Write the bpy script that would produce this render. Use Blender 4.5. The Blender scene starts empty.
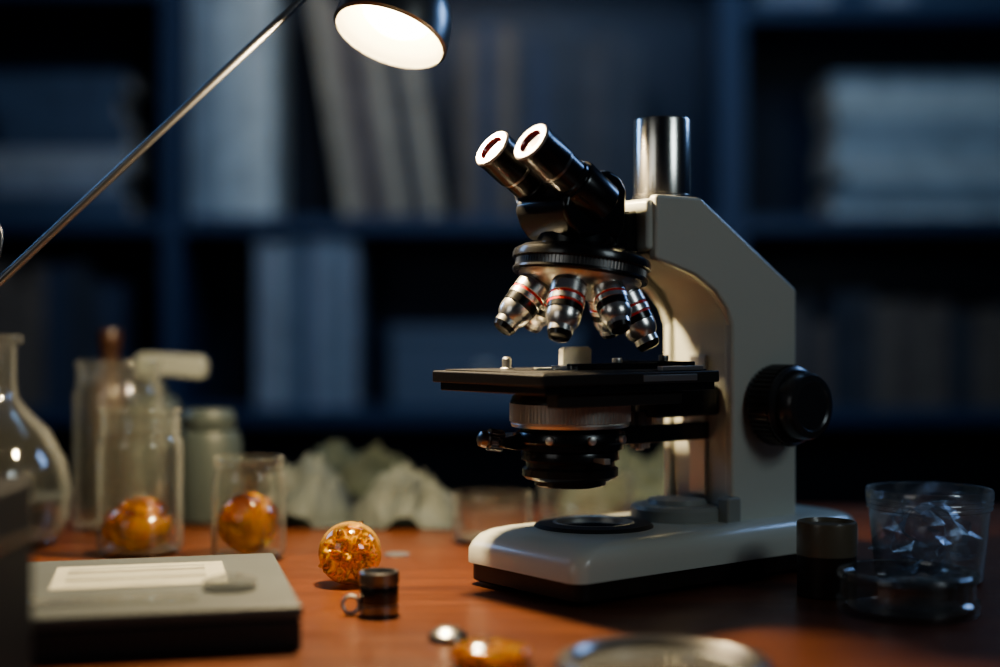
import bpy, bmesh, math, random
from mathutils import Vector, Matrix, noise
scene = bpy.context.scene
COL = scene.collection
TZ = 0.75
scene.view_settings.look = 'AgX - Medium High Contrast'

# ---------------------------------------------------------------- materials
def nodes_of(name):
    m = bpy.data.materials.new(name); m.use_nodes = True
    nt = m.node_tree
    return m, nt, nt.nodes['Principled BSDF']
def pbr(name, col, rough=0.5, metal=0.0, coat=0.0, bump=0.0, bscale=50, var=0.0, vscale=8, trans=0.0, emis=None, estr=0, spec=0.5, sss=0):
    m, nt, b = nodes_of(name)
    b.inputs['Base Color'].default_value = (*col, 1)
    b.inputs['Roughness'].default_value = rough
    b.inputs['Metallic'].default_value = metal
    b.inputs['Coat Weight'].default_value = coat
    b.inputs['Coat Roughness'].default_value = 0.1
    b.inputs['Specular IOR Level'].default_value = spec
    b.inputs['Transmission Weight'].default_value = trans
    b.inputs['Subsurface Weight'].default_value = sss
    if sss: b.inputs['Subsurface Scale'].default_value = 0.01
    if emis:
        b.inputs['Emission Color'].default_value = (*emis, 1); b.inputs['Emission Strength'].default_value = estr
    tc = nt.nodes.new('ShaderNodeTexCoord')
    if var > 0:
        n = nt.nodes.new('ShaderNodeTexNoise'); n.inputs['Scale'].default_value = vscale; n.inputs['Detail'].default_value = 5
        nt.links.new(tc.outputs['Object'], n.inputs['Vector'])
        r = nt.nodes.new('ShaderNodeValToRGB')
        r.color_ramp.elements[0].position = .3; r.color_ramp.elements[1].position = .7
        r.color_ramp.elements[0].color = (*[c*(1-var) for c in col], 1)
        r.color_ramp.elements[1].color = (*[min(1, c*(1+var)) for c in col], 1)
        nt.links.new(n.outputs['Fac'], r.inputs['Fac']); nt.links.new(r.outputs['Color'], b.inputs['Base Color'])
    if bump > 0:
        n = nt.nodes.new('ShaderNodeTexNoise'); n.inputs['Scale'].default_value = bscale; n.inputs['Detail'].default_value = 4
        nt.links.new(tc.outputs['Object'], n.inputs['Vector'])
        bp = nt.nodes.new('ShaderNodeBump'); bp.inputs['Strength'].default_value = bump; bp.inputs['Distance'].default_value = 0.002
        nt.links.new(n.outputs['Fac'], bp.inputs['Height']); nt.links.new(bp.outputs['Normal'], b.inputs['Normal'])
    return m
def thin_glass(name, tint=(.97, .98, .97), edge=(.66, .70, .68), rough=0.05, bump=0, edge_light=.14, dcol=(.75, .76, .68), bsc=40, f0=.06):
    """thin walled glass: clear body, Schlick reflection, edge highlights put in as pale diffuse where the wall is seen edge-on"""
    m = bpy.data.materials.new(name); m.use_nodes = True
    nt = m.node_tree; nt.nodes.clear()
    N = nt.nodes.new; L = nt.links.new
    out = N('ShaderNodeOutputMaterial'); mix = N('ShaderNodeMixShader'); mix2 = N('ShaderNodeMixShader')
    tr = N('ShaderNodeBsdfTransparent'); gl = N('ShaderNodeBsdfGlossy'); df = N('ShaderNodeBsdfDiffuse'); df.inputs[0].default_value = (*dcol, 1)
    lw = N('ShaderNodeLayerWeight'); lw.inputs['Blend'].default_value = .5
    pw = N('ShaderNodeMath'); pw.operation = 'POWER'; pw.inputs[1].default_value = 4
    ma = N('ShaderNodeMath'); ma.operation = 'MULTIPLY_ADD'; ma.inputs[1].default_value = .8; ma.inputs[2].default_value = f0
    rp = N('ShaderNodeValToRGB')
    rp.color_ramp.elements[0].position = .5; rp.color_ramp.elements[0].color = (*tint, 1)
    rp.color_ramp.elements[1].position = 1; rp.color_ramp.elements[1].color = (*edge, 1)
    mr = N('ShaderNodeMapRange'); mr.inputs['From Min'].default_value = .45; mr.inputs['From Max'].default_value = 1
    mr.inputs['To Min'].default_value = edge_light*.12; mr.inputs['To Max'].default_value = edge_light*2  # pale diffuse weight put in so the glass edges look lit
    gl.inputs['Roughness'].default_value = rough
    L(lw.outputs['Facing'], rp.inputs['Fac']); L(rp.outputs['Color'], tr.inputs['Color'])
    L(lw.outputs['Facing'], mr.inputs['Value']); L(mr.outputs[0], mix2.inputs['Fac'])
    L(lw.outputs['Facing'], pw.inputs[0]); L(pw.outputs[0], ma.inputs[0]); L(ma.outputs[0], mix.inputs['Fac'])
    if bump:
        tc = N('ShaderNodeTexCoord'); n = N('ShaderNodeTexNoise'); n.inputs['Scale'].default_value = bsc
        bp = N('ShaderNodeBump'); bp.inputs['Strength'].default_value = bump; bp.inputs['Distance'].default_value = .003
        L(tc.outputs['Object'], n.inputs['Vector']); L(n.outputs['Fac'], bp.inputs['Height'])
        L(bp.outputs['Normal'], gl.inputs['Normal']); L(bp.outputs['Normal'], lw.inputs['Normal'])
    L(tr.outputs[0], mix2.inputs[1]); L(df.outputs[0], mix2.inputs[2])
    L(mix2.outputs[0], mix.inputs[1]); L(gl.outputs[0], mix.inputs[2]); L(mix.outputs[0], out.inputs[0])
    return m

M_white = pbr('grey_cream_enamel', (.66, .67, .59), .30, coat=.4, bump=.05, bscale=400)
M_black = pbr('black_plastic', (.014, .014, .015), .26, coat=.4)
M_blackm = pbr('black_matte', (.035, .033, .031), .36, bump=.1, bscale=300)
M_knob = pbr('knob_plastic', (.030, .031, .034), .33, coat=.3)
M_darkrub = pbr('brown_black_rubber', (.026, .018, .014), .4)
M_chrome = pbr('satin_chrome', (.90, .87, .80), .22, 1)
M_ochrome = pbr('objective_chrome', (.94, .91, .86), .27, .95)
M_turret = pbr('turret_steel', (.80, .77, .70), .3, 1)
M_steel = pbr('brushed_steel', (.76, .74, .69), .38, 1, bump=.05, bscale=200)
M_dsteel = pbr('dark_steel', (.36, .35, .34), .3, 1)
M_rod = pbr('lamp_rod_steel', (.22, .22, .23), .35, 1)
M_red = pbr('red_band', (.8, .03, .02), .35)
M_lens = pbr('coated_lens', (.16, .03, .04), .05, coat=1)
M_lensrim = pbr('ivory_rim', (.42, .36, .33), .4)
M_grey = pbr('grey_paint', (.33, .34, .31), .4)
M_glassy = pbr('dark_glass', (.01, .012, .014), .04, coat=1)
M_glass = thin_glass('thin_glass')
M_plastic = thin_glass('clear_plastic', (.94, .95, .96), (.62, .66, .70), .14, bump=.35, edge_light=.34, f0=.11, dcol=(.65, .74, .82))
M_film = thin_glass('film', (.90, .92, .95), (.6, .64, .7), .2, bump=.3, edge_light=.60, f0=.17, dcol=(.68, .76, .84))
M_smoke = thin_glass('thick_lens_glass', (.80, .81, .82), (.45, .47, .5), .06, edge_light=.12, f0=.08)

# ---------------------------------------------------------------- helpers
def finish(name, bm, mat, parent=None, mtx=None, smooth=True, bevel=0, ang=35, segs=2):
    me = bpy.data.meshes.new(name)
    bmesh.ops.recalc_face_normals(bm, faces=bm.faces[:])
    bm.to_mesh(me); bm.free()
    ob = bpy.data.objects.new(name, me); COL.objects.link(ob)
    for mm in (mat if isinstance(mat, (list, tuple)) else [mat]): me.materials.append(mm)
    if smooth:
        for p in me.polygons: p.use_smooth = True
        me.set_sharp_from_angle(angle=math.radians(ang))
    if bevel:
        md = ob.modifiers.new('bevel', 'BEVEL'); md.width = bevel; md.segments = segs; md.limit_method = 'ANGLE'; md.angle_limit = math.radians(30)
        md.harden_normals = True
    if parent: ob.parent = parent
    if mtx is not None: ob.matrix_local = mtx
    return ob
def empty(name, loc, rz=0):
    e = bpy.data.objects.new(name, None); COL.objects.link(e)
    e.location = loc; e.rotation_euler = (0, 0, rz); e.empty_display_size = .02
    return e
def T(x, y, z): return Matrix.Translation((x, y, z))
def R(a, ax): return Matrix.Rotation(math.radians(a), 4, ax)
def align(p, d):
    d = Vector(d).normalized()
    return Matrix.Translation(p) @ d.to_track_quat('Z', 'Y').to_matrix().to_4x4()
def lathe_bm(bm, prof, seg=48, mtx=None, mi=0):
    rings = []
    for r, z in prof:
        if r < 1e-6:
            rings.append([bm.verts.new((0, 0, z))])
        else:
            rings.append([bm.verts.new((r*math.cos(2*math.pi*i/seg), r*math.sin(2*math.pi*i/seg), z)) for i in range(seg)])
    vs = [v for rr in rings for v in rr]
    for a, b in zip(rings, rings[1:]):
        if len(a) == 1 and len(b) == 1: continue
        for i in range(seg):
            j = (i+1) % seg
            if len(a) == 1: f = bm.faces.new((a[0], b[i], b[j]))
            elif len(b) == 1: f = bm.faces.new((a[i], b[0], a[j]))
            else: f = bm.faces.new((a[i], b[i], b[j], a[j]))
            f.material_index = mi
    if mtx is not None: bmesh.ops.transform(bm, matrix=mtx, verts=vs)
def lathe(name, prof, mat, parent=None, mtx=None, seg=64, ang=30):
    bm = bmesh.new(); lathe_bm(bm, prof, seg)
    return finish(name, bm, mat, parent, mtx, ang=ang)
def cylp(r, z0, z1, b=.001):
    return [(0, z0), (r-b, z0), (r-b*.3, z0+b*.3), (r, z0+b), (r, z1-b), (r-b*.3, z1-b*.3), (r-b, z1), (0, z1)]
def gear(name, r, dep, n, z0, z1, mat, parent, mtx=None):
    bm = bmesh.new(); lo = []; hi = []
    for i in range(n*4):
        rr = r if (i % 4) in (0, 1) else r-dep
        a = 2*math.pi*i/(n*4)
        lo.append(bm.verts.new((rr*math.cos(a), rr*math.sin(a), z0))); hi.append(bm.verts.new((rr*math.cos(a), rr*math.sin(a), z1)))
    for i in range(n*4):
        j = (i+1) % (n*4); bm.faces.new((lo[i], lo[j], hi[j], hi[i]))
    bm.faces.new(lo); bm.faces.new(hi)
    return finish(name, bm, mat, parent, mtx, smooth=False)
def box_bm(bm, sx, sy, sz, mtx, mi=0):
    r = bmesh.ops.create_cube(bm, size=1, matrix=mtx @ Matrix.Diagonal((sx, sy, sz, 1)))
    for v in r['verts']:
        for f in v.link_faces: f.material_index = mi
def box(name, x0, x1, y0, y1, z0, z1, mat, parent=None, bevel=.001, mtx=None, segs=2):
    bm = bmesh.new(); box_bm(bm, x1-x0, y1-y0, z1-z0, T((x0+x1)/2, (y0+y1)/2, (z0+z1)/2))
    return finish(name, bm, mat, parent, mtx, bevel=bevel, segs=segs)
def prism(name, pts, y0, y1, mat, parent=None, bevel=.002, mtx=None, segs=3, ang=25):
    bm = bmesh.new()
    a = [bm.verts.new((x, y0, z)) for x, z in pts]; b = [bm.verts.new((x, y1, z)) for x, z in pts]
    n = len(pts)
    for i in range(n): bm.faces.new((a[i], a[(i+1) % n], b[(i+1) % n], b[i]))
    bm.faces.new(a); bm.faces.new(b)
    return finish(name, bm, mat, parent, mtx, bevel=bevel, segs=segs, ang=ang)
def rrect(x0, x1, y0, y1, rf, rb, n=10):
    out = []
    for cx, cy, a0, r in ((x1-rb, y1-rb, 0, rb), (x0+rf, y1-rf, 90, rf), (x0+rf, y0+rf, 180, rf), (x1-rb, y0+rb, 270, rb)):
        for i in range(n+1):
            a = math.radians(a0+90*i/n); out.append((cx+r*math.cos(a), cy+r*math.sin(a)))
    return out
def loft(name, secs, mat, parent=None, mtx=None, ang=40):
    bm = bmesh.new(); rings = [[bm.verts.new((x, y, z)) for x, y in pts] for pts, z in secs]
    n = len(rings[0])
    for a, b in zip(rings, rings[1:]):
        for i in range(n): bm.faces.new((a[i], a[(i+1) % n], b[(i+1) % n], b[i]))
    bm.faces.new(rings[0]); bm.faces.new(rings[-1])
    return finish(name, bm, mat, parent, mtx, ang=ang)
def rod(name, pts, r, mat, parent=None, smoothc=False):
    cu = bpy.data.curves.new(name, 'CURVE'); cu.dimensions = '3D'; cu.bevel_depth = r; cu.bevel_resolution = 4; cu.use_fill_caps = True
    sp = cu.splines.new('NURBS' if smoothc else 'POLY'); sp.points.add(len(pts)-1)
    for p, q in zip(sp.points, pts): p.co = (*q, 1)
    if smoothc: sp.use_endpoint_u = True; sp.order_u = 4; cu.resolution_u = 12
    cu.materials.append(mat)
    ob = bpy.data.objects.new(name, cu); COL.objects.link(ob)
    if parent: ob.parent = parent
    return ob

# ---------------------------------------------------------------- room
M_wall = pbr('navy_wall', (.03, .045, .09), .8, bump=.1, bscale=30)
M_floor = pbr('floor_boards', (.06, .045, .035), .5, var=.3, vscale=3)
M_ceil = pbr('ceiling_paint', (.25, .27, .32), .9, bump=.05)
RX, RY0, RY1, RH = 2.4, -1.6, 3.95, 2.6
box('floor', -RX, RX, RY0, RY1, -.1, 0, M_floor, bevel=0)
box('ceiling', -RX, RX, RY0, RY1, RH, RH+.1, M_ceil, bevel=0)
box('wall_back', -RX, RX, RY1, RY1+.1, 0, RH, M_wall, bevel=0)
box('wall_front', -RX, RX, RY0-.1, RY0, 0, RH, M_wall, bevel=0)
box('wall_left', -RX-.1, -RX, RY0, RY1, 0, RH, M_wall, bevel=0)
box('wall_right', RX, RX+.1, RY0, RY1, 0, RH, M_wall, bevel=0)
box('baseboard_back', -RX, RX, RY1-.015, RY1, 0, .1, M_wall, bevel=.002)

# desk -----------------------------------------------------------
def wood(name):
    m, nt, b = nodes_of(name)
    tc = nt.nodes.new('ShaderNodeTexCoord'); mp = nt.nodes.new('ShaderNodeMapping'); mp.inputs['Scale'].default_value = (1.5, 14, 14)
    n = nt.nodes.new('ShaderNodeTexNoise'); n.inputs['Scale'].default_value = 3; n.inputs['Detail'].default_value = 8; n.inputs['Distortion'].default_value = .6
    r = nt.nodes.new('ShaderNodeValToRGB')
    r.color_ramp.elements[0].position = .25; r.color_ramp.elements[0].color = (.095, .030, .014, 1)
    r.color_ramp.elements[1].position = .8; r.color_ramp.elements[1].color = (.19, .062, .024, 1)
    nt.links.new(tc.outputs['Object'], mp.inputs['Vector']); nt.links.new(mp.outputs[0], n.inputs['Vector'])
    nt.links.new(n.outputs['Fac'], r.inputs['Fac']); nt.links.new(r.outputs[0], b.inputs['Base Color'])
    n2 = nt.nodes.new('ShaderNodeTexNoise'); n2.inputs['Scale'].default_value = 25; n2.inputs['Detail'].default_value = 6
    nt.links.new(tc.outputs['Object'], n2.inputs['Vector'])
    mr = nt.nodes.new('ShaderNodeMapRange'); mr.inputs['To Min'].default_value = .22; mr.inputs['To Max'].default_value = .42
    nt.links.new(n2.outputs['Fac'], mr.inputs['Value']); nt.links.new(mr.outputs[0], b.inputs['Roughness'])
    return m
M_wood = wood('red_brown_wood')
desk = empty('desk', (0, 1.1, 0))
box('desk_top', -1.15, 1.15, -.55, .68, TZ-.035, TZ, M_wood, desk, .004)
for i, (x, y) in enumerate(((-1.08, -.48), (1.08, -.48), (-1.08, .61), (1.08, .61))):
    box('leg_%d' % i, x-.03, x+.03, y-.03, y+.03, 0, TZ-.035, M_wood, desk, .003)
box('apron_back', -1.05, 1.05, .60, .62, TZ-.12, TZ-.035, M_wood, desk, .002)
box('apron_front', -1.05, 1.05, -.49, -.47, TZ-.12, TZ-.035, M_wood, desk, .002)

# ---------------------------------------------------------------- bookshelf
M_shelf = pbr('shelf_navy_wood', (.014, .026, .058), .45, bump=.1, bscale=20)
M_edge = pbr('shelf_edge', (.04, .07, .14), .4)
shelf = empty('bookshelf', (0, 3.5, 0))
xs = [-1.7, -.83, .585, 1.7]
box('side_left', xs[0]-.04, xs[0], 0, .36, 0, 2.35, M_shelf, shelf, .002)
box('side_right', xs[3], xs[3]+.04, 0, .36, 0, 2.35, M_shelf, shelf, .002)
box('divider_1', xs[1]-.025, xs[1]+.025, 0, .36, 0, 2.35, M_edge, shelf, .002)
box('divider_2', xs[2]-.035, xs[2]+.035, 0, .36, 0, 2.35, M_edge, shelf, .002)
box('back_panel', xs[0], xs[3], .34, .36, 0, 2.35, M_shelf, shelf, 0)
box('top_board', xs[0]-.04, xs[3]+.04, 0, .36, 2.35, 2.39, M_shelf, shelf, .002)
bays = [(xs[0], xs[1]-.025), (xs[1]+.025, xs[2]-.035), (xs[2]+.035, xs[3])]
levels = [[.08, .74, 1.225, 1.82], [.08, .74, 1.225, 1.98], [.08, .74, 1.225, 1.76]]
for bi, (a, b) in enumerate(bays):
    for li, z in enumerate(levels[bi]):
        box('board_%d_%d' % (bi, li), a, b, .002, .34, z, z+.04, M_edge, shelf, .002)

PAL = {
 'pale': [(.48, .57, .60), (.60, .67, .66), (.34, .42, .47), (.62, .67, .66), (.26, .33, .39)],
 'cool': [(.22, .28, .34), (.30, .35, .42), (.10, .15, .22), (.38, .42, .46), (.07, .11, .18)],
 'dark': [(.05, .06, .08), (.08, .08, .09), (.16, .13, .11), (.18, .15, .12), (.05, .07, .12)],
 'lamp_warm': [(.42, .38, .29), (.22, .19, .16), (.50, .46, .38), (.12, .10, .10), (.06, .06, .07)],  # lamp glow on these books put into their brightened warm colours
}
matcache = {}
def palmats(k):
    if k not in matcache: matcache[k] = [pbr('book_%s_%d' % (k, i), c, .6, var=.2, vscale=15) for i, c in enumerate(PAL[k])] + [pbr('pages_'+k, (.55, .53, .47), .8)]
    return matcache[k]
def add_book(bm, w, d, h, mtx, mi, pm):
    t = .004
    box_bm(bm, t, d, h, mtx @ T(-w/2+t/2, 0, h/2), mi); box_bm(bm, t, d, h, mtx @ T(w/2-t/2, 0, h/2), mi)
    box_bm(bm, w-2*t+.0002, t, h, mtx @ T(0, -d/2+t/2, h/2), mi)
    box_bm(bm, w-2*t, d-t-.006, h-.01, mtx @ T(0, .0, h/2), pm)
def book_row(name, x0, x1, z, h0, h1, w0, w1, pal, seed, lean=0, yf=3.53):
    random.seed(seed); bm = bmesh.new(); x = x0; mats = palmats(pal); hs = math.sin(math.radians(abs(lean)))
    while True:
        w = random.uniform(w0, w1); h = random.uniform(h0, h1); d = random.uniform(.2, .25)
        if x+w+h*hs*(1 if lean > 0 else 0) > x1: break
        mi = random.randrange(len(mats)-1)
        if lean: m = T(x, yf+d/2, z+.002) @ R(lean, 'Y') @ T(w/2, 0, 0)
        else: m = T(x+w/2, yf+d/2, z)
        if lean > 0: m = T(0, 0, w*math.sin(math.radians(lean))) @ m
        add_book(bm, w, d, h, m, mi, len(mats)-1)
        x += (w/math.cos(math.radians(lean)))+.002
    return finish(name, bm, mats, smooth=False)
def book_stack(name, x, z, n, w, t0, t1, pal, seed, yf=3.52, ztop=None):
    random.seed(seed); bm = bmesh.new(); mats = palmats(pal); zz = z
    for i in range(n):
        t = random.uniform(t0, t1); ww = w*random.uniform(.85, 1); d = random.uniform(.22, .26)
        if ztop and zz+t > ztop: break
        m = T(x+random.uniform(-.015, .015)-ww/2, yf+d/2, zz+t/2) @ R(90, 'Y')
        add_book(bm, t, d, ww, m, random.randrange(len(mats)-1), len(mats)-1)
        zz += t+.001
    return finish(name, bm, mats, smooth=False)
S1, S2 = 1.265, .78
book_stack('stacked_books', -1.12, S1, 9, .38, .05, .09, 'cool', 3, ztop=1.66)
book_row('binders', -.79, -.52, S1, .60, .66, .06, .08, 'pale', 5)
book_row('leaning_books', -.40, -.12, S1, .54, .62, .035, .05, 'lamp_warm', 8, lean=-9)
book_row('dark_books', -.10, .38, S1, .42, .52, .03, .06, 'dark', 11)
book_stack('magazine_stack', 1.16, S1, 14, .66, .022, .05, 'pale', 21, ztop=1.64)
book_row('upper_books', .66, 1.6, 1.80, .3, .4, .03, .05, 'cool', 31)
book_row('lower_books', -.62, -.35, S2, .40, .47, .025, .06, 'cool', 14)
book_row('low_dark_books', -1.6, -.95, S2, .28, .38, .03, .06, 'dark', 15)
book_row('low_shelf_books', .72, 1.5, S2, .22, .3, .03, .06, 'dark', 16)
book_row('bottom_books', -.75, .5, .12, .3, .4, .03, .06, 'dark', 17)
sb = empty('storage_box', (.0, 3.66, S2))
M_sbox = pbr('blue_grey_card', (.12, .16, .22), .6)
box('box_body', -.28, .2, -.12, .12, 0, .17, M_sbox, sb, .004); box('lid', -.285, .205, -.125, .125, .17, .21, M_sbox, sb, .004)
lathe('handle', cylp(.02, 0, .01), M_steel, sb, align((-.04, -.121, .09), (0, -1, 0)))

# ---------------------------------------------------------------- microscope
ms = empty('microscope', (.163, 1.280, TZ), math.radians(38))
L0, L1, W = -.189, .184, .077
def rr(i, fx=0): return rrect(L0+i+fx, L1-i, -W+i, W-i, .014, .03)
loft('base_plinth', [(rr(.006), .003), (rr(.003), .005), (rr(.003), .020)], M_darkrub, ms)
loft('base_shell', [(rr(0), .0195), (rr(0), .032), (rr(.001, .003), .038), (rr(.003, .007), .0435), (rr(.007, .012), .047), (rr(.013, .018), .049), (rr(.02, .024), .0495)], M_white, ms, ang=60)
for i, (x, y) in enumerate(((-.15, -.05), (-.15, .05), (.15, -.05), (.15, .05))):
    lathe('foot_%d' % i, cylp(.01, 0, .006), M_black, ms, T(x, y, 0))
BT = .0495
ic = T(-.092, .012, 0)
lathe('illuminator_ring', [(.036, BT-.001), (.036, BT+.003), (.038, BT+.004), (.050, BT+.003), (.053, BT+.0005), (.053, BT-.001)], M_blackm, ms, ic)
lathe('illuminator_glass', [(0, BT+.0015), (.0345, BT+.001)], M_glassy, ms, ic)
lathe('illuminator_trim', [(.0335, BT+.001), (.0335, BT+.0038), (.0345, BT+.0042), (.0362, BT+.0036), (.0362, BT+.001)], M_steel, ms, ic)
# arm
AF = -.070
side = [(.115, .046), (.115, .262), (-.014, .341), (AF, .341), (AF, .284), (-.052, .280), (-.022, .272), (.004, .258), (.019, .243), (.026, .228), (.026, .046)]
core = [(.112, .046), (.112, .259), (-.016, .3385), (AF+.004, .3385), (AF+.004, .290), (-.034, .284), (-.006, .275), (.014, .260), (.026, .243), (.030, .225), (.030, .046)]
prism('arm_side_near', side, -.045, -.034, M_white, ms, .0035)
prism('arm_side_far', side, .034, .045, M_white, ms, .0035)
prism('arm_core', core, -.034, .034, M_white, ms, .002)
box('arm_head_front', AF-.006, AF+.01, -.040, .040, .292, .337, M_white, ms, .004)
box('rack_guide', .0265, .0315, -.010, .010, .07, .20, M_steel, ms, .001)
lathe('arm_collar', [(0, BT), (.043, BT), (.043, BT+.010), (.041, BT+.013), (.028, BT+.014), (.026, BT+.018), (0, BT+.018)], M_grey, ms, T(.004, .004, 0))
box('arm_foot', .016, .034, -.049, -.034, BT-.003, BT+.022, M_grey, ms, .003)
lathe('photo_tube', [(0, .332), (.0268, .332), (.0268, .345), (.0256, .346), (.0256, .4135), (.0250, .415), (.022, .415), (.0215, .413), (.0215, .39), (0, .39)], M_chrome, ms, T(-.019, 0, 0))
for s, nm in ((-1, 'near'), (1, 'far')):
    m = align((.0766, s*.044, .154), (0, s, 0))
    lathe('focus_hub_'+nm, cylp(.024, 0, .008), M_black, ms, m)
    gear('coarse_knob_'+nm, .0375, .0022, 44, .006, .028, M_knob, ms, m)
    lathe('coarse_rim_'+nm, [(.0, .027), (.0345, .027), (.036, .0285), (.036, .031), (.033, .034), (0, .034)], M_knob, ms, m)
    lathe('fine_knob_'+nm, [(0, .033), (.0295, .033), (.0305, .035), (.0305, .047), (.0285, .0505), (.023, .0515), (.021, .0502), (.0, .0502)], M_knob, ms, m)
# stage
SX0, SX1, SY = -.223, -.023, .075
box('stage_plate', SX0, SX1, -SY, SY, .178, .188, M_blackm, ms, .0015)
box('stage_lower_plate', SX0+.006, SX1-.002, -SY+.004, SY-.004, .171, .1785, M_black, ms, .001)
box('stage_slide_rail', -.20, -.06, -.066, -.052, .160, .1715, M_blackm, ms, .001)
box('stage_trim', SX0+.008, SX1-.008, -SY+.008, SY-.008, .1875, .1892, M_blackm, ms, .0005)
lathe('stage_opening', [(.012, .1893), (.018, .1895), (.018, .188)], M_dsteel, ms, T(-.122, 0, 0))
box('stage_bracket', -.05, .03, -.026, .026, .145, .172, M_black, ms, .003)
lathe('stage_stud', [(0, .188), (.006, .188), (.006, .190), (.0042, .191), (.0042, .198), (.003, .200), (0, .200)], M_steel, ms, T(-.176, .03, 0))
M_slideg = pbr('frosted_slide', (.85, .84, .74), .3)
box('glass_slide', -.16, -.084, -.013, .013, .1893, .1906, M_slideg, ms, .0003)
prism('slide_block', [(-.119, .189), (-.085, .189), (-.085, .206), (-.089, .2085), (-.115, .2085), (-.119, .206)], .022, .029, M_slideg, ms, .0012)
box('slide_clip_bar', -.155, -.045, -.030, -.024, .1892, .1945, M_black, ms, .001)
box('slide_clip_arm', -.052, -.043, -.065, .03, .1892, .196, M_black, ms, .001)
box('slide_clip_jaw', -.155, -.147, -.03, -.004, .1893, .193, M_steel, ms, .0005)
lathe('clip_screw', cylp(.0045, .1945, .199, .0008), M_steel, ms, T(-.10, -.027, 0))
lathe('clip_screw_2', cylp(.0045, .196, .201, .0008), M_dsteel, ms, T(-.047, -.03, 0))
box('stage_vernier', -.09, -.04, -.072, -.066, .1885, .1925, M_steel, ms, .0005)
box('stage_scale_near', -.115, -.052, -.0762, -.0748, .180, .1855, M_steel, ms, .0003)
mk = T(-.047, .0, 0)
lathe('stage_knob_shaft', cylp(.004, .115, .172), M_steel, ms, mk)
gear('stage_knob_upper', .011, .001, 24, .136, .150, M_dsteel, ms, mk)
gear('stage_knob_lower', .009, .001, 20, .117, .133, M_steel, ms, mk)
# condenser
CXX = -.130
cx = T(CXX, 0, 0)
lathe('condenser_top', [(0, .172), (.042, .172), (.050, .166), (.052, .162), (.052, .160), (0, .160)], M_black, ms, cx)
gear('condenser_ring', .0525, .0014, 90, .1445, .1602, M_steel, ms, cx)
lathe('condenser_ring_edge', [(.048, .1395), (.0505, .140), (.0515, .1425), (.050, .145), (0, .145)], M_steel, ms, cx)
lathe('condenser_waist', [(0, .141), (.043, .141), (.043, .137), (.047, .136), (.049, .132), (.049, .128), (.046, .126), (.046, .121), (.040, .1195), (0, .1195)], M_black, ms, cx)
lathe('condenser_lower', [(0, .121), (.041, .121), (.0425, .118), (.0425, .112), (.0385, .110), (.0385, .106), (.0415, .104), (.0415, .098), (.038, .095), (.031, .0935), (.031, .090), (.028, .0885), (0, .0885)], M_black, ms, cx)
lathe('condenser_lens', [(0, .0870), (.015, .0878), (.026, .0884)], M_glassy, ms, cx)
prism('filter_lever', [(-.196, .124), (-.196, .131), (-.178, .135), (-.12, .135), (-.12, .122), (-.18, .121)], .010, .030, M_black, ms, .002)
mlev = align((-.188, .022, .1285), (-.9, .25, .12))
gear('lever_knob', .0095, .0012, 18, 0, .012, M_dsteel, ms, mlev)
lathe('lever_tip', [(0, .012), (.006, .012), (.0075, .015), (.0065, .020), (.003, .022), (0, .022)], M_dsteel, ms, mlev)
for i, a in enumerate((-150, -110, -70)):
    d = Vector((math.cos(math.radians(a)), math.sin(math.radians(a)), 0))
    lathe('condenser_screw_%d' % i, cylp(.0035, 0, .006, .0006), M_steel, ms, align(Vector((CXX, 0, .1305))+d*.047, d))
box('condenser_bracket', -.09, .036, -.012, .012, .122, .138, M_black, ms, .002)
prism('iris_lever', [(-.005, -.0015), (.018, -.0025), (.018, .0025), (-.005, .0015)], -.003, .003, M_steel, ms, .0006, mtx=T(CXX, 0, .114) @ R(-100, 'Z') @ T(.042, 0, 0))
# nosepiece
npx = T(-.117, 0, .281) @ R(8, 'Y')
lathe('nosepiece_cap', [(0, .012), (.034, .012), (.053, .010), (.0595, .006), (.0605, .003), (.0605, -.001), (.058, -.002), (0, -.002)], M_black, ms, npx)
gear('nosepiece_grip', .0575, .0012, 100, -.010, -.0015, M_dsteel, ms, npx)
lathe('nosepiece_rim', [(0, -.009), (.059, -.009), (.0595, -.011), (.0585, -.013), (0, -.013)], M_black, ms, npx)
lathe('nosepiece_turret', [(.054, -.0125), (.052, -.017), (.044, -.023), (.030, -.028), (.012, -.031), (0, -.0315)], M_turret, ms, npx)
objs = [(-143, .060, .0152), (-92, .050, .0140), (-44, .060, .0150), (16, .046, .013), (90, .048, .0135), (162, .060, .0150)]
for k, (az, ln, r) in enumerate(objs):
    m = npx @ R(az, 'Z') @ T(.035, 0, -.017) @ R(180-(22 if k == 0 else 32), 'Y')
    bm = bmesh.new()
    q = ln/.054
    def P(pr, mi): lathe_bm(bm, [(a*r/.0135, b*q) for a, b in pr], 40, None, mi)
    P([(0, -.002), (.0125, -.002), (.0125, .003), (.0135, .004), (.0135, .009)], 3)
    P([(.0135, .009), (.0142, .0095), (.0142, .0175), (.0137, .018)], 0)
    P([(.0137, .018), (.0137, .0198)], 2)
    P([(.0137, .0198), (.0142, .0203), (.0142, .0245), (.0138, .025)], 0)
    P([(.0138, .025), (.0138, .0268)], 2 if k in (0, 2) else 1)
    P([(.0138, .0268), (.0138, .0315), (.0132, .032)], 1)
    P([(.0132, .032), (.0132, .036), (.0120, .041), (.0095, .0445), (.0095, .049)], 0)
    P([(.0095, .049), (.0078, .053), (.0055, .054), (0, .0535)], 1)
    finish('objective_%d' % (k+1), bm, [M_ochrome, M_black, M_red, M_dsteel], ms, m)
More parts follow.
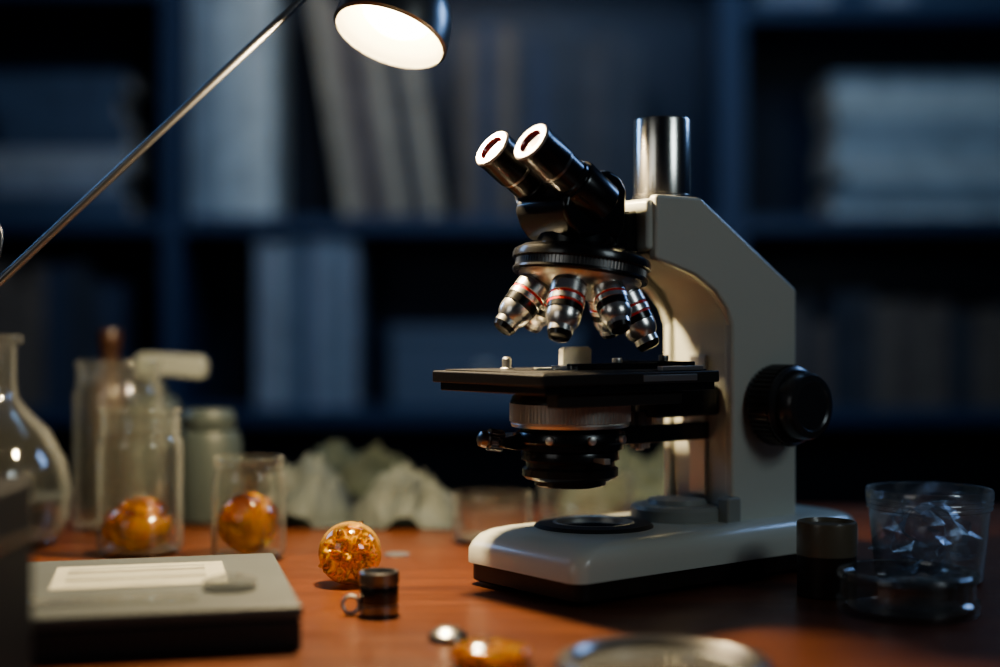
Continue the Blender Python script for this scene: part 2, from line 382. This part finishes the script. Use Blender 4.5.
# head
prism('head_arm_mount', [(-.10, .288), (AF, .292), (AF, .328), (-.10, .325)], -.026, .026, M_black, ms, .003)
lathe('head_neck', [(0, .288), (.042, .288), (.042, .294), (.034, .298), (.034, .306), (0, .306)], M_black, ms, T(-.122, 0, 0))
prism('head_prism', [(-.150, .301), (-.102, .301), (-.095, .310), (-.093, .344), (-.101, .355), (-.114, .360), (-.126, .358), (-.163, .336), (-.166, .326), (-.160, .312)], -.034, .034, M_black, ms, .006, segs=4)
dv = Vector((-.842, 0, .539))
for s, nm in ((-1, 'near'), (1, 'far')):
    m = align(Vector((-.1195, s*.0262, .329)), dv)
    bm = bmesh.new()
    def P(pr, mi): lathe_bm(bm, pr, 48, None, mi)
    P([(0, 0), (.0205, 0), (.0215, .001), (.0215, .034), (.0205, .036), (.0185, .0365), (.0185, .040), (.0168, .041), (.0168, .056)], 0)
    P([(.0168, .056), (.0172, .0565), (.0172, .0585), (.0168, .059)], 3)
    P([(.0168, .059), (.0180, .060), (.0180, .086), (.0183, .0865), (.0183, .089)], 0)
    P([(.0183, .089), (.0176, .0905), (.0168, .091), (.0115, .0905)], 1)
    P([(.0115, .0905), (.0105, .0875), (.006, .0870), (0, .0875)], 2)
    finish('eyepiece_'+nm, bm, [M_black, M_lensrim, M_lens, M_dsteel], ms, m)

# ---------------------------------------------------------------- desk lamp
def W3(px, py, d): return Vector(((px-500)/1389*d, d, .97-(py-333.5)/1389*d))
lamp = empty('desk_lamp', (-.74, 1.28, TZ))
def LL(v): return Vector(v)-Vector((-.74, 1.28, TZ))
M_shade = pbr('gunmetal_shade', (.38, .37, .35), .32, 1)
M_shin = pbr('shade_inner', (.9, .86, .74), .4)
M_bulb = pbr('bulb_diffuser', (1, .95, .85), .5, emis=(1, .82, .52), estr=16)
hc = Vector((-.099, 1.25, 1.238)); n = Vector((-.27, -.30, -.90)).normalized()
mh = align(LL(hc), -n)
lathe('shade', [(.050, -.002), (.053, 0), (.0525, .010), (.050, .026), (.044, .042), (.034, .055), (.022, .063), (.017, .066), (.0165, .082), (0, .083)], M_shade, lamp, mh)
lathe('shade_lining', [(.050, -.002), (.0485, .001), (.048, .010), (.045, .024), (.038, .038), (.02, .048), (0, .05)], M_shin, lamp, mh)
lathe('bulb', [(0, .006), (.012, .0065), (.022, .010), (.030, .016), (.033, .024), (.028, .034), (0, .038)], M_bulb, lamp, mh)
top = LL(hc - n*.076)
pA = LL((-.1625, 1.27, 1.293)); pB = LL(W3(0, 281, 1.24)); dd = (pB-pA).normalized()
j = pA + dd*((.17-pA.z)/dd.z)
rod('upper_rod', [top, pA+Vector((0, 0, .012)), pA, j], .0042, M_rod, lamp)
lathe('head_joint', cylp(.011, -.012, .012), M_dsteel, lamp, align(pA, (0, 1, 0)))
lathe('elbow_joint', cylp(.014, -.014, .014), M_dsteel, lamp, align(j, (0, 1, 0)))
rod('lower_rod', [j, (0, 0, .01)], .005, M_dsteel, lamp)
lathe('lamp_base', [(0, 0), (.085, 0), (.088, .004), (.086, .012), (.07, .018), (.015, .022), (0, .022)], M_shade, lamp)
rod('cable', [j, LL(W3(-60, 250, 1.25)), LL(W3(-10, 205, 1.25)), LL(W3(8, 235, 1.25)), LL(W3(-5, 275, 1.245)), LL(W3(-40, 310, 1.245))], .0012, M_dsteel, lamp, True)
pl = bpy.data.lights.new('lamp_light', 'SPOT'); pl.energy = 32; pl.color = (1, .79, .48); pl.shadow_soft_size = .02
pl.spot_size = math.radians(172); pl.spot_blend = .25
po = bpy.data.objects.new('lamp_light', pl); COL.objects.link(po); po.parent = lamp; po.location = LL(hc + n*.004)
po.rotation_euler = n.to_track_quat('-Z', 'Y').to_euler()

# ---------------------------------------------------------------- amber & glass
def amber(name, col, col2, scale=60, trans=.4, rough=.1, bs=.3, sss=.2, dist=1.2):
    """golden resin: clear zones and cloudy zones mixed by noise"""
    m, nt, b = nodes_of(name)
    tc = nt.nodes.new('ShaderNodeTexCoord')
    n = nt.nodes.new('ShaderNodeTexNoise'); n.inputs['Scale'].default_value = scale; n.inputs['Detail'].default_value = 7; n.inputs['Distortion'].default_value = dist
    nt.links.new(tc.outputs['Object'], n.inputs['Vector'])
    r = nt.nodes.new('ShaderNodeValToRGB'); r.color_ramp.elements[0].position = .42; r.color_ramp.elements[1].position = .6
    r.color_ramp.elements[0].color = (*col2, 1); r.color_ramp.elements[1].color = (*col, 1)
    nt.links.new(n.outputs['Fac'], r.inputs['Fac']); nt.links.new(r.outputs[0], b.inputs['Base Color'])
    mr = nt.nodes.new('ShaderNodeMapRange'); mr.inputs['From Min'].default_value = .42; mr.inputs['From Max'].default_value = .62
    mr.inputs['To Min'].default_value = 1; mr.inputs['To Max'].default_value = trans
    nt.links.new(n.outputs['Fac'], mr.inputs['Value']); nt.links.new(mr.outputs[0], b.inputs['Transmission Weight'])
    bp = nt.nodes.new('ShaderNodeBump'); bp.inputs['Strength'].default_value = bs; bp.inputs['Distance'].default_value = .003
    nt.links.new(n.outputs['Fac'], bp.inputs['Height']); nt.links.new(bp.outputs['Normal'], b.inputs['Normal'])
    b.inputs['Roughness'].default_value = rough; b.inputs['Subsurface Weight'].default_value = sss; b.inputs['Subsurface Scale'].default_value = .02
    b.inputs['Subsurface Radius'].default_value = (1, .45, .1); b.inputs['Coat Weight'].default_value = .8; b.inputs['Coat Roughness'].default_value = .04
    b.inputs['IOR'].default_value = 1.45
    return m
def amber_shell(name, col, edge, dcol, edge_light=.3, bump=.15):
    return thin_glass(name, col, edge, .04, bump=bump, edge_light=edge_light, dcol=dcol, bsc=60, f0=.10)
M_amb = amber('amber_lump', (.80, .40, .05), (.72, .30, .03), 22, trans=.55, bs=.25, rough=.10, sss=.6, dist=.4)
M_shell = amber_shell('gold_glass_shell', (1.0, .80, .42), (.80, .42, .10), (1.0, .62, .18), .35)
M_core = amber('gold_inclusions', (1.0, .72, .25), (.75, .40, .08), 90, trans=.1, bs=.8, rough=.2, sss=.6)
M_amb3 = amber('amber_stone', (1.0, .55, .10), (.9, .4, .05), 50, trans=.3)
def lump(name, r, mat, parent, loc, seed, sq=(1, 1, 1), amp=.12, sub=4, freq=3):
    bm = bmesh.new(); bmesh.ops.create_icosphere(bm, subdivisions=sub, radius=1)
    for v in bm.verts:
        nn = noise.noise(v.co*freq+Vector((seed, seed*2, 0))); n2 = noise.noise(v.co*freq*3+Vector((seed, 0, 5)))
        v.co = v.co*(1+amp*nn+amp*.4*n2)
        v.co = Vector((v.co.x*sq[0], v.co.y*sq[1], v.co.z*sq[2]))*r
    return finish(name, bm, mat, parent, T(*loc), ang=60)
def tableXY(px, py):
    d = 305.6/(py-333.5); return ((px-500)/1389*d, d)
def jar(name, X, Y, r, h, neck, lumps, seedo=0):
    e = empty(name, (X, Y, TZ))
    t = .0025; sh = h-neck
    prof = [(0, .0), (r*.88, 0), (r*.97, .004), (r, .010), (r, sh-.010), (r*.985, sh-.005), (r*.93, sh+.001), (r*.90, sh+.003)]
    z = sh+.003
    nth = 3 if neck > .02 else 1
    for i in range(nth): prof += [(r*.90, z+.001), (r*.935, z+.002), (r*.935, z+.004), (r*.90, z+.005)]; z += .0055
    prof += [(r*.90, h-.007), (r*.94, h-.006), (r*.95, h-.003), (r*.93, h), (r*.86, h), (r*.85, h-.004), (r*.85, sh+.004), (r-t-.001, sh-.008), (r-t, .012), (r*.9, .006), (0, .005)]
    lathe('glass_body', prof, M_glass, e, ang=50)
    for i, (x, y, z, rr_, sq) in enumerate(lumps):
        lump('amber_piece_%d' % i, rr_, M_amb, e, (x, y, z), seedo+i*3.1, sq, amp=.04)
    return e
jar('glass_jar', -.359, 1.385, .0425, .146, .030, [(-.001, -.002, .028, .025, (1.45, 1.25, .95)), (.002, .0, .041, .023, (1.15, 1.05, .75))], 1)
x, y = tableXY(245, 562)
jar('glass_jar', x, y+.02, .0365, .100, .016, [(.0, -.002, .0355, .030, (1, .95, 1.0))], 9)

x, y = tableXY(350, 584)
cb = empty('amber_crystal_ball', (x, y, TZ))
lump('ball', .0276, M_shell, cb, (0, 0, .0272), 4, amp=.015, freq=2, sub=5)
lump('inclusions', .019, M_core, cb, (0, .001, .0262), 6, (1.05, 1.05, 1), amp=.75, sub=5, freq=2.4)
x, y = tableXY(379, 614); lc = empty('metal_loupe', (x, y, TZ))
lathe('barrel', [(0, .001), (.0140, .0), (.0155, .001), (.0155, .007), (.0148, .008), (.0148, .024), (.0158, .025), (.0158, .033), (.0148, .034), (.0125, .034), (.012, .030), (0, .030)], M_dsteel, lc)
lathe('band', [(.0151, .009), (.0153, .0095), (.0153, .0225), (.0151, .023)], M_black, lc)
bm = bmesh.new()
def torus_bm(bm, R_, r, m, n=32, k=10):
    g = [[bm.verts.new(m @ Vector(((R_+r*math.cos(2*math.pi*j/k))*math.cos(2*math.pi*i/n), (R_+r*math.cos(2*math.pi*j/k))*math.sin(2*math.pi*i/n), r*math.sin(2*math.pi*j/k)))) for j in range(k)] for i in range(n)]
    for i in range(n):
        for j in range(k): bm.faces.new((g[i][j], g[(i+1) % n][j], g[(i+1) % n][(j+1) % k], g[i][(j+1) % k]))
torus_bm(bm, .0065, .0018, T(-.0215, -.006, .0083) @ R(80, 'X'))
finish('loop', bm, M_steel, lc)
x, y = tableXY(448, 640); lathe('metal_button', [(0, 0), (.013, 0), (.0145, .002), (.0135, .005), (.007, .009), (0, .0095)], M_dsteel, None, T(x, y, TZ))
x, y = tableXY(397, 556); lathe('coin', cylp(.013, 0, .0025, .0006), M_steel, None, T(x, y, TZ))
x, y = tableXY(490, 664); lump('amber_cabochon', .024, M_amb3, None, (x, y, TZ+.0078), 7, (1.15, .9, .33), amp=.04)
x, y = tableXY(663, 676); mg = empty('magnifier_lens', (x, y, TZ))
lathe('rim', [(.056, 0), (.068, 0), (.070, .003), (.069, .009), (.066, .012), (.060, .012), (.057, .009), (.056, 0)], M_dsteel, mg)
lathe('lens', [(0, .011), (.02, .0105), (.04, .009), (.057, .006), (.057, .004), (0, .002)], M_smoke, mg)
x, y = tableXY(833, 600); bt = empty('film_canister', (x, y+.022, TZ))
M_tan = pbr('tan_band', (.15, .125, .085), .35, coat=.3)
lathe('can_body', [(0, 0), (.0235, 0), (.0245, .001), (.0245, .034)], M_darkrub, bt)
lathe('can_cap', [(.0245, .034), (.0250, .0345), (.0250, .060), (.0243, .062), (.0225, .0625), (.021, .059), (0, .059)], M_tan, bt)
cup = empty('clear_plastic_cup', (.383, 1.24, TZ))
lathe('cup_wall', [(0, .002), (.044, .001), (.0465, .003), (.0525, .064), (.0545, .065), (.0545, .0675), (.0535, .0685), (.055, .0695), (.055, .072), (.054, .073), (.0555, .074), (.0555, .080), (.0545, .082), (.053, .0815), (.0525, .071), (.0515, .064), (.0455, .005), (0, .004)], M_plastic, cup, ang=50)
bm = bmesh.new(); bmesh.ops.create_icosphere(bm, subdivisions=3, radius=1)
for v in bm.verts:
    c = v.co.copy(); s = .80+.45*noise.noise(c*2.5)+.35*noise.noise(c*6)
    v.co = Vector((c.x*.043*s*1.1, c.y*.043*s*1.1, c.z*.036*s))
finish('crumpled_film', bm, M_film, cup, T(0, 0, .037), ang=5)
def dish(name, X, Y, r, h, mat):
    lathe(name, [(0, 0), (r*.96, 0), (r, .002), (r, h-.002), (r*.98, h), (r*.95, h), (r*.94, h-.003), (r*.94, .005), (0, .004)], mat, None, T(X, Y, TZ), ang=50)
ls = empty('glass_lens_set', (.322, 1.098, TZ))
lathe('lens_cell', [(0, 0), (.053, 0), (.055, .002), (.055, .011), (.052, .013), (.052, .026), (.055, .028), (.055, .031), (.053, .033), (.047, .033), (.046, .030), (.046, .004), (0, .003)], M_smoke, ls, ang=50)
lathe('inner_lens', [(0, .005), (.028, .005), (.030, .008), (.030, .022), (.02, .026), (0, .028)], M_smoke, ls, T(.008, 0, 0))
dish('glass_dish', -.008, 1.468, .043, .052, M_glass)
dish('glass_dish', .10, 1.61, .055, .058, M_glass)

# ---------------------------------------------------------------- slide case (flat box)
M_case = pbr('case_grey', (.10, .11, .108), .5, bump=.1, bscale=150, var=.2)
M_cdark = pbr('case_edge', (.03, .032, .035), .5)
M_paper = pbr('label_paper', (.46, .44, .35), .7, var=.1, vscale=40)
sc = empty('slide_case', (-.138, .966, TZ), math.radians(14))
box('case_bottom', -.225, 0, 0, .24, 0, .021, M_cdark, sc, .002)
box('case_lid', -.226, .001, -.001, .241, .0215, .031, M_case, sc, .003)
box('label', -.175, -.045, .10, .20, .0308, .0318, M_paper, sc, .0003)
for i in range(5):
    box('label_line_%d' % i, -.165, -.06, .115+i*.017, .119+i*.017, .0317, .0321, M_cdark if i % 2 else M_grey, sc, 0)
box('glass_slides', -.185, -.07, .03, .055, .0308, .0332, M_smoke, sc, .0003)
lathe('lens_disc', [(0, .031), (.019, .031), (.020, .033), (.019, .038), (.010, .041), (0, .042)], M_smoke, sc, T(-.045, .075, 0))
fb = empty('black_instrument_case', (-.352, .80, TZ))
M_navy = pbr('navy_case', (.004, .006, .012), .6, spec=.15)
box('shell', -.07, .064, -.06, .06, 0, .132, M_navy, fb, .005); box('seam', -.071, .065, -.061, .061, .095, .099, M_black, fb, .001)
lathe('latch', cylp(.008, 0, .004), M_dsteel, fb, align((0, -.061, .1), (0, -1, 0)))

# ---------------------------------------------------------------- background glassware on desk
def flask(name, X, Y, s):
    e = empty(name, (X, Y, TZ))
    lathe('flask_body', [(a*s, b*s) for a, b in [(0, 0), (.045, 0), (.056, .006), (.063, .022), (.065, .045), (.060, .07), (.047, .095), (.030, .112), (.022, .122), (.020, .135), (.020, .165), (.025, .168), (.025, .174), (.022, .175), (.0185, .170), (.018, .134), (.020, .121), (.028, .110), (.045, .093), (.058, .07), (.063, .045), (.061, .022), (.054, .008), (0, .004)]], M_glass, e, ang=50)
    lathe('liquid', [(a*s, b*s) for a, b in [(0, .005), (.053, .008), (.060, .022), (.062, .04), (0, .04)]], M_smoke, e)
    return e
flask('round_flask', -.528, 1.44, 1.25)
jar('glass_jar', -.43, 1.565, .050, .190, .03, [], 20)
M_wpl = pbr('white_plastic', (.24, .26, .24), .45)
M_gpl = pbr('greenish_plastic', (.05, .066, .065), .45)
pd = empty('pump_dispenser', (-.425, 1.70, TZ))
lathe('body', [(0, 0), (.034, 0), (.037, .004), (.037, .125), (.03, .14), (.016, .148), (.016, .160), (.0, .160)], M_gpl, pd)
lathe('pump_neck', cylp(.008, .158, .185), M_wpl, pd)
prism('nozzle', [(-.018, .166), (.02, .168), (.060, .164), (.066, .167), (.067, .186), (.06, .193), (-.012, .197), (-.02, .192)], -.012, .012, M_wpl, pd, .004)
gb = empty('squat_bottle', (-.338, 1.615, TZ))
lathe('bottle_body', [(0, 0), (.034, 0), (.038, .005), (.038, .095), (.034, .106), (.022, .112), (0, .112)], M_gpl, gb)
lathe('bottle_cap', [(0, .110), (.030, .110), (.031, .113), (.031, .124), (.026, .132), (0, .134)], M_gpl, gb)
def cloth(name, X, Y, sx, sy, h, col, seed, cre=.5):
    m = pbr(name+'_fabric', col, .7, bump=.15, bscale=80, var=.3, vscale=14)
    bm = bmesh.new(); N = 90; g = []
    def ridge(p):   # sharp crease noise 0..1
        return 1-min(1, abs(noise.noise(p))*3.2)
    for i in range(N+1):
        row = []
        for j in range(N+1):
            u = i/N*2-1; v = j/N*2-1
            r2 = min(1, u*u*.9+v*v*.9); f = (1-r2)**.6
            a = noise.noise(Vector((u*1.3+seed, v*1.3, seed)))
            cr = ridge(Vector((u*1.5+a+seed, v*1.1, seed*1.7)))
            cr2 = ridge(Vector((u*2.6-a*2, v*2.0+seed, seed*.7)))
            z = f*h*(.60+.30*a+cre*.5*cr+cre*.25*cr2)
            wob = 1+.12*noise.noise(Vector((u*1.5, v*1.5, seed+9)))
            row.append(bm.verts.new((u*sx*wob+.006*f*(cr-.5), v*sy*wob, max(.002, z))))
        g.append(row)
    for i in range(N):
        for j in range(N): bm.faces.new((g[i][j], g[i+1][j], g[i+1][j+1], g[i][j+1]))
    return finish(name, bm, m, None, T(X, Y, TZ), ang=80)
cloth('crumpled_cloth', -.232, 1.615, .060, .055, .085, (.065, .08, .08), 3)
cloth('green_cloth', -.185, 1.73, .095, .042, .105, (.022, .035, .028), 5)
cloth('paper_tissue', -.108, 1.60, .062, .05, .060, (.09, .105, .10), 8, .8)
cloth('green_cloth', .17, 1.73, .10, .042, .09, (.08, .10, .075), 14)
ab = empty('brown_bottle', (-.49, 1.745, TZ))
M_brn = pbr('brown_glass', (.05, .022, .012), .35, coat=.2)
lathe('bottle_body', [(0, 0), (.026, 0), (.028, .004), (.028, .14), (.022, .16), (.011, .175), (.011, .205), (.0, .205)], M_brn, ab)
lathe('bottle_cap', cylp(.014, .2, .225), M_brn, ab)
rod('plastic_tubing', [(.42, 1.55, TZ+.004), (.46, 1.56, TZ+.03), (.50, 1.6, TZ+.055), (.53, 1.62, TZ+.03), (.56, 1.60, TZ+.004)], .004, M_plastic, None, True)

# ---------------------------------------------------------------- lights
def area(name, loc, tgt, size, en, col):
    l = bpy.data.lights.new(name, 'AREA'); l.energy = en; l.size = size; l.color = col
    o = bpy.data.objects.new(name, l); COL.objects.link(o); o.location = loc
    o.rotation_euler = (Vector(tgt)-Vector(loc)).to_track_quat('-Z', 'Y').to_euler(); return o
area('fill_light', (1.3, .0, 1.75), (.2, 1.3, .95), .5, 4.0, (.80, .94, 1))
area('soft_left_fill', (-1.1, .1, 1.5), (.1, 1.3, .95), .7, 1.4, (.9, .92, .9))  # unseen soft source added for the chrome to reflect
area('shelf_fill', (.1, 2.2, 2.45), (0, 3.6, 1.2), .9, 14, (.36, .62, 1))  # added blue fill over the shelf, no fixture behind it
area('shelf_warm_fill', (-.15, 2.5, 2.3), (-.3, 3.6, 1.5), .4, 3.5, (1, .76, .46))  # added warm fill standing in for desk lamp spill on the books
area('rim_light', (1.5, 2.3, 1.9), (.25, 1.3, .9), .5, 6, (.30, .52, 1))
area('rim_light', (-1.6, 2.3, 1.8), (-.35, 1.5, .85), .5, 4, (.30, .55, 1))
w = bpy.data.worlds.new('night_world'); scene.world = w; w.use_nodes = True
w.node_tree.nodes['Background'].inputs[0].default_value = (.05, .09, .2, 1); w.node_tree.nodes['Background'].inputs[1].default_value = .2

# ---------------------------------------------------------------- camera
cd = bpy.data.cameras.new('camera'); cam = bpy.data.objects.new('camera', cd); COL.objects.link(cam)
cam.location = (0, 0, .97); cam.rotation_euler = (math.radians(90), 0, 0)
cd.lens = 50; cd.sensor_width = 36; cd.clip_start = .05
cd.dof.use_dof = True; cd.dof.focus_distance = 1.19; cd.dof.aperture_fstop = 1.3
scene.camera = cam
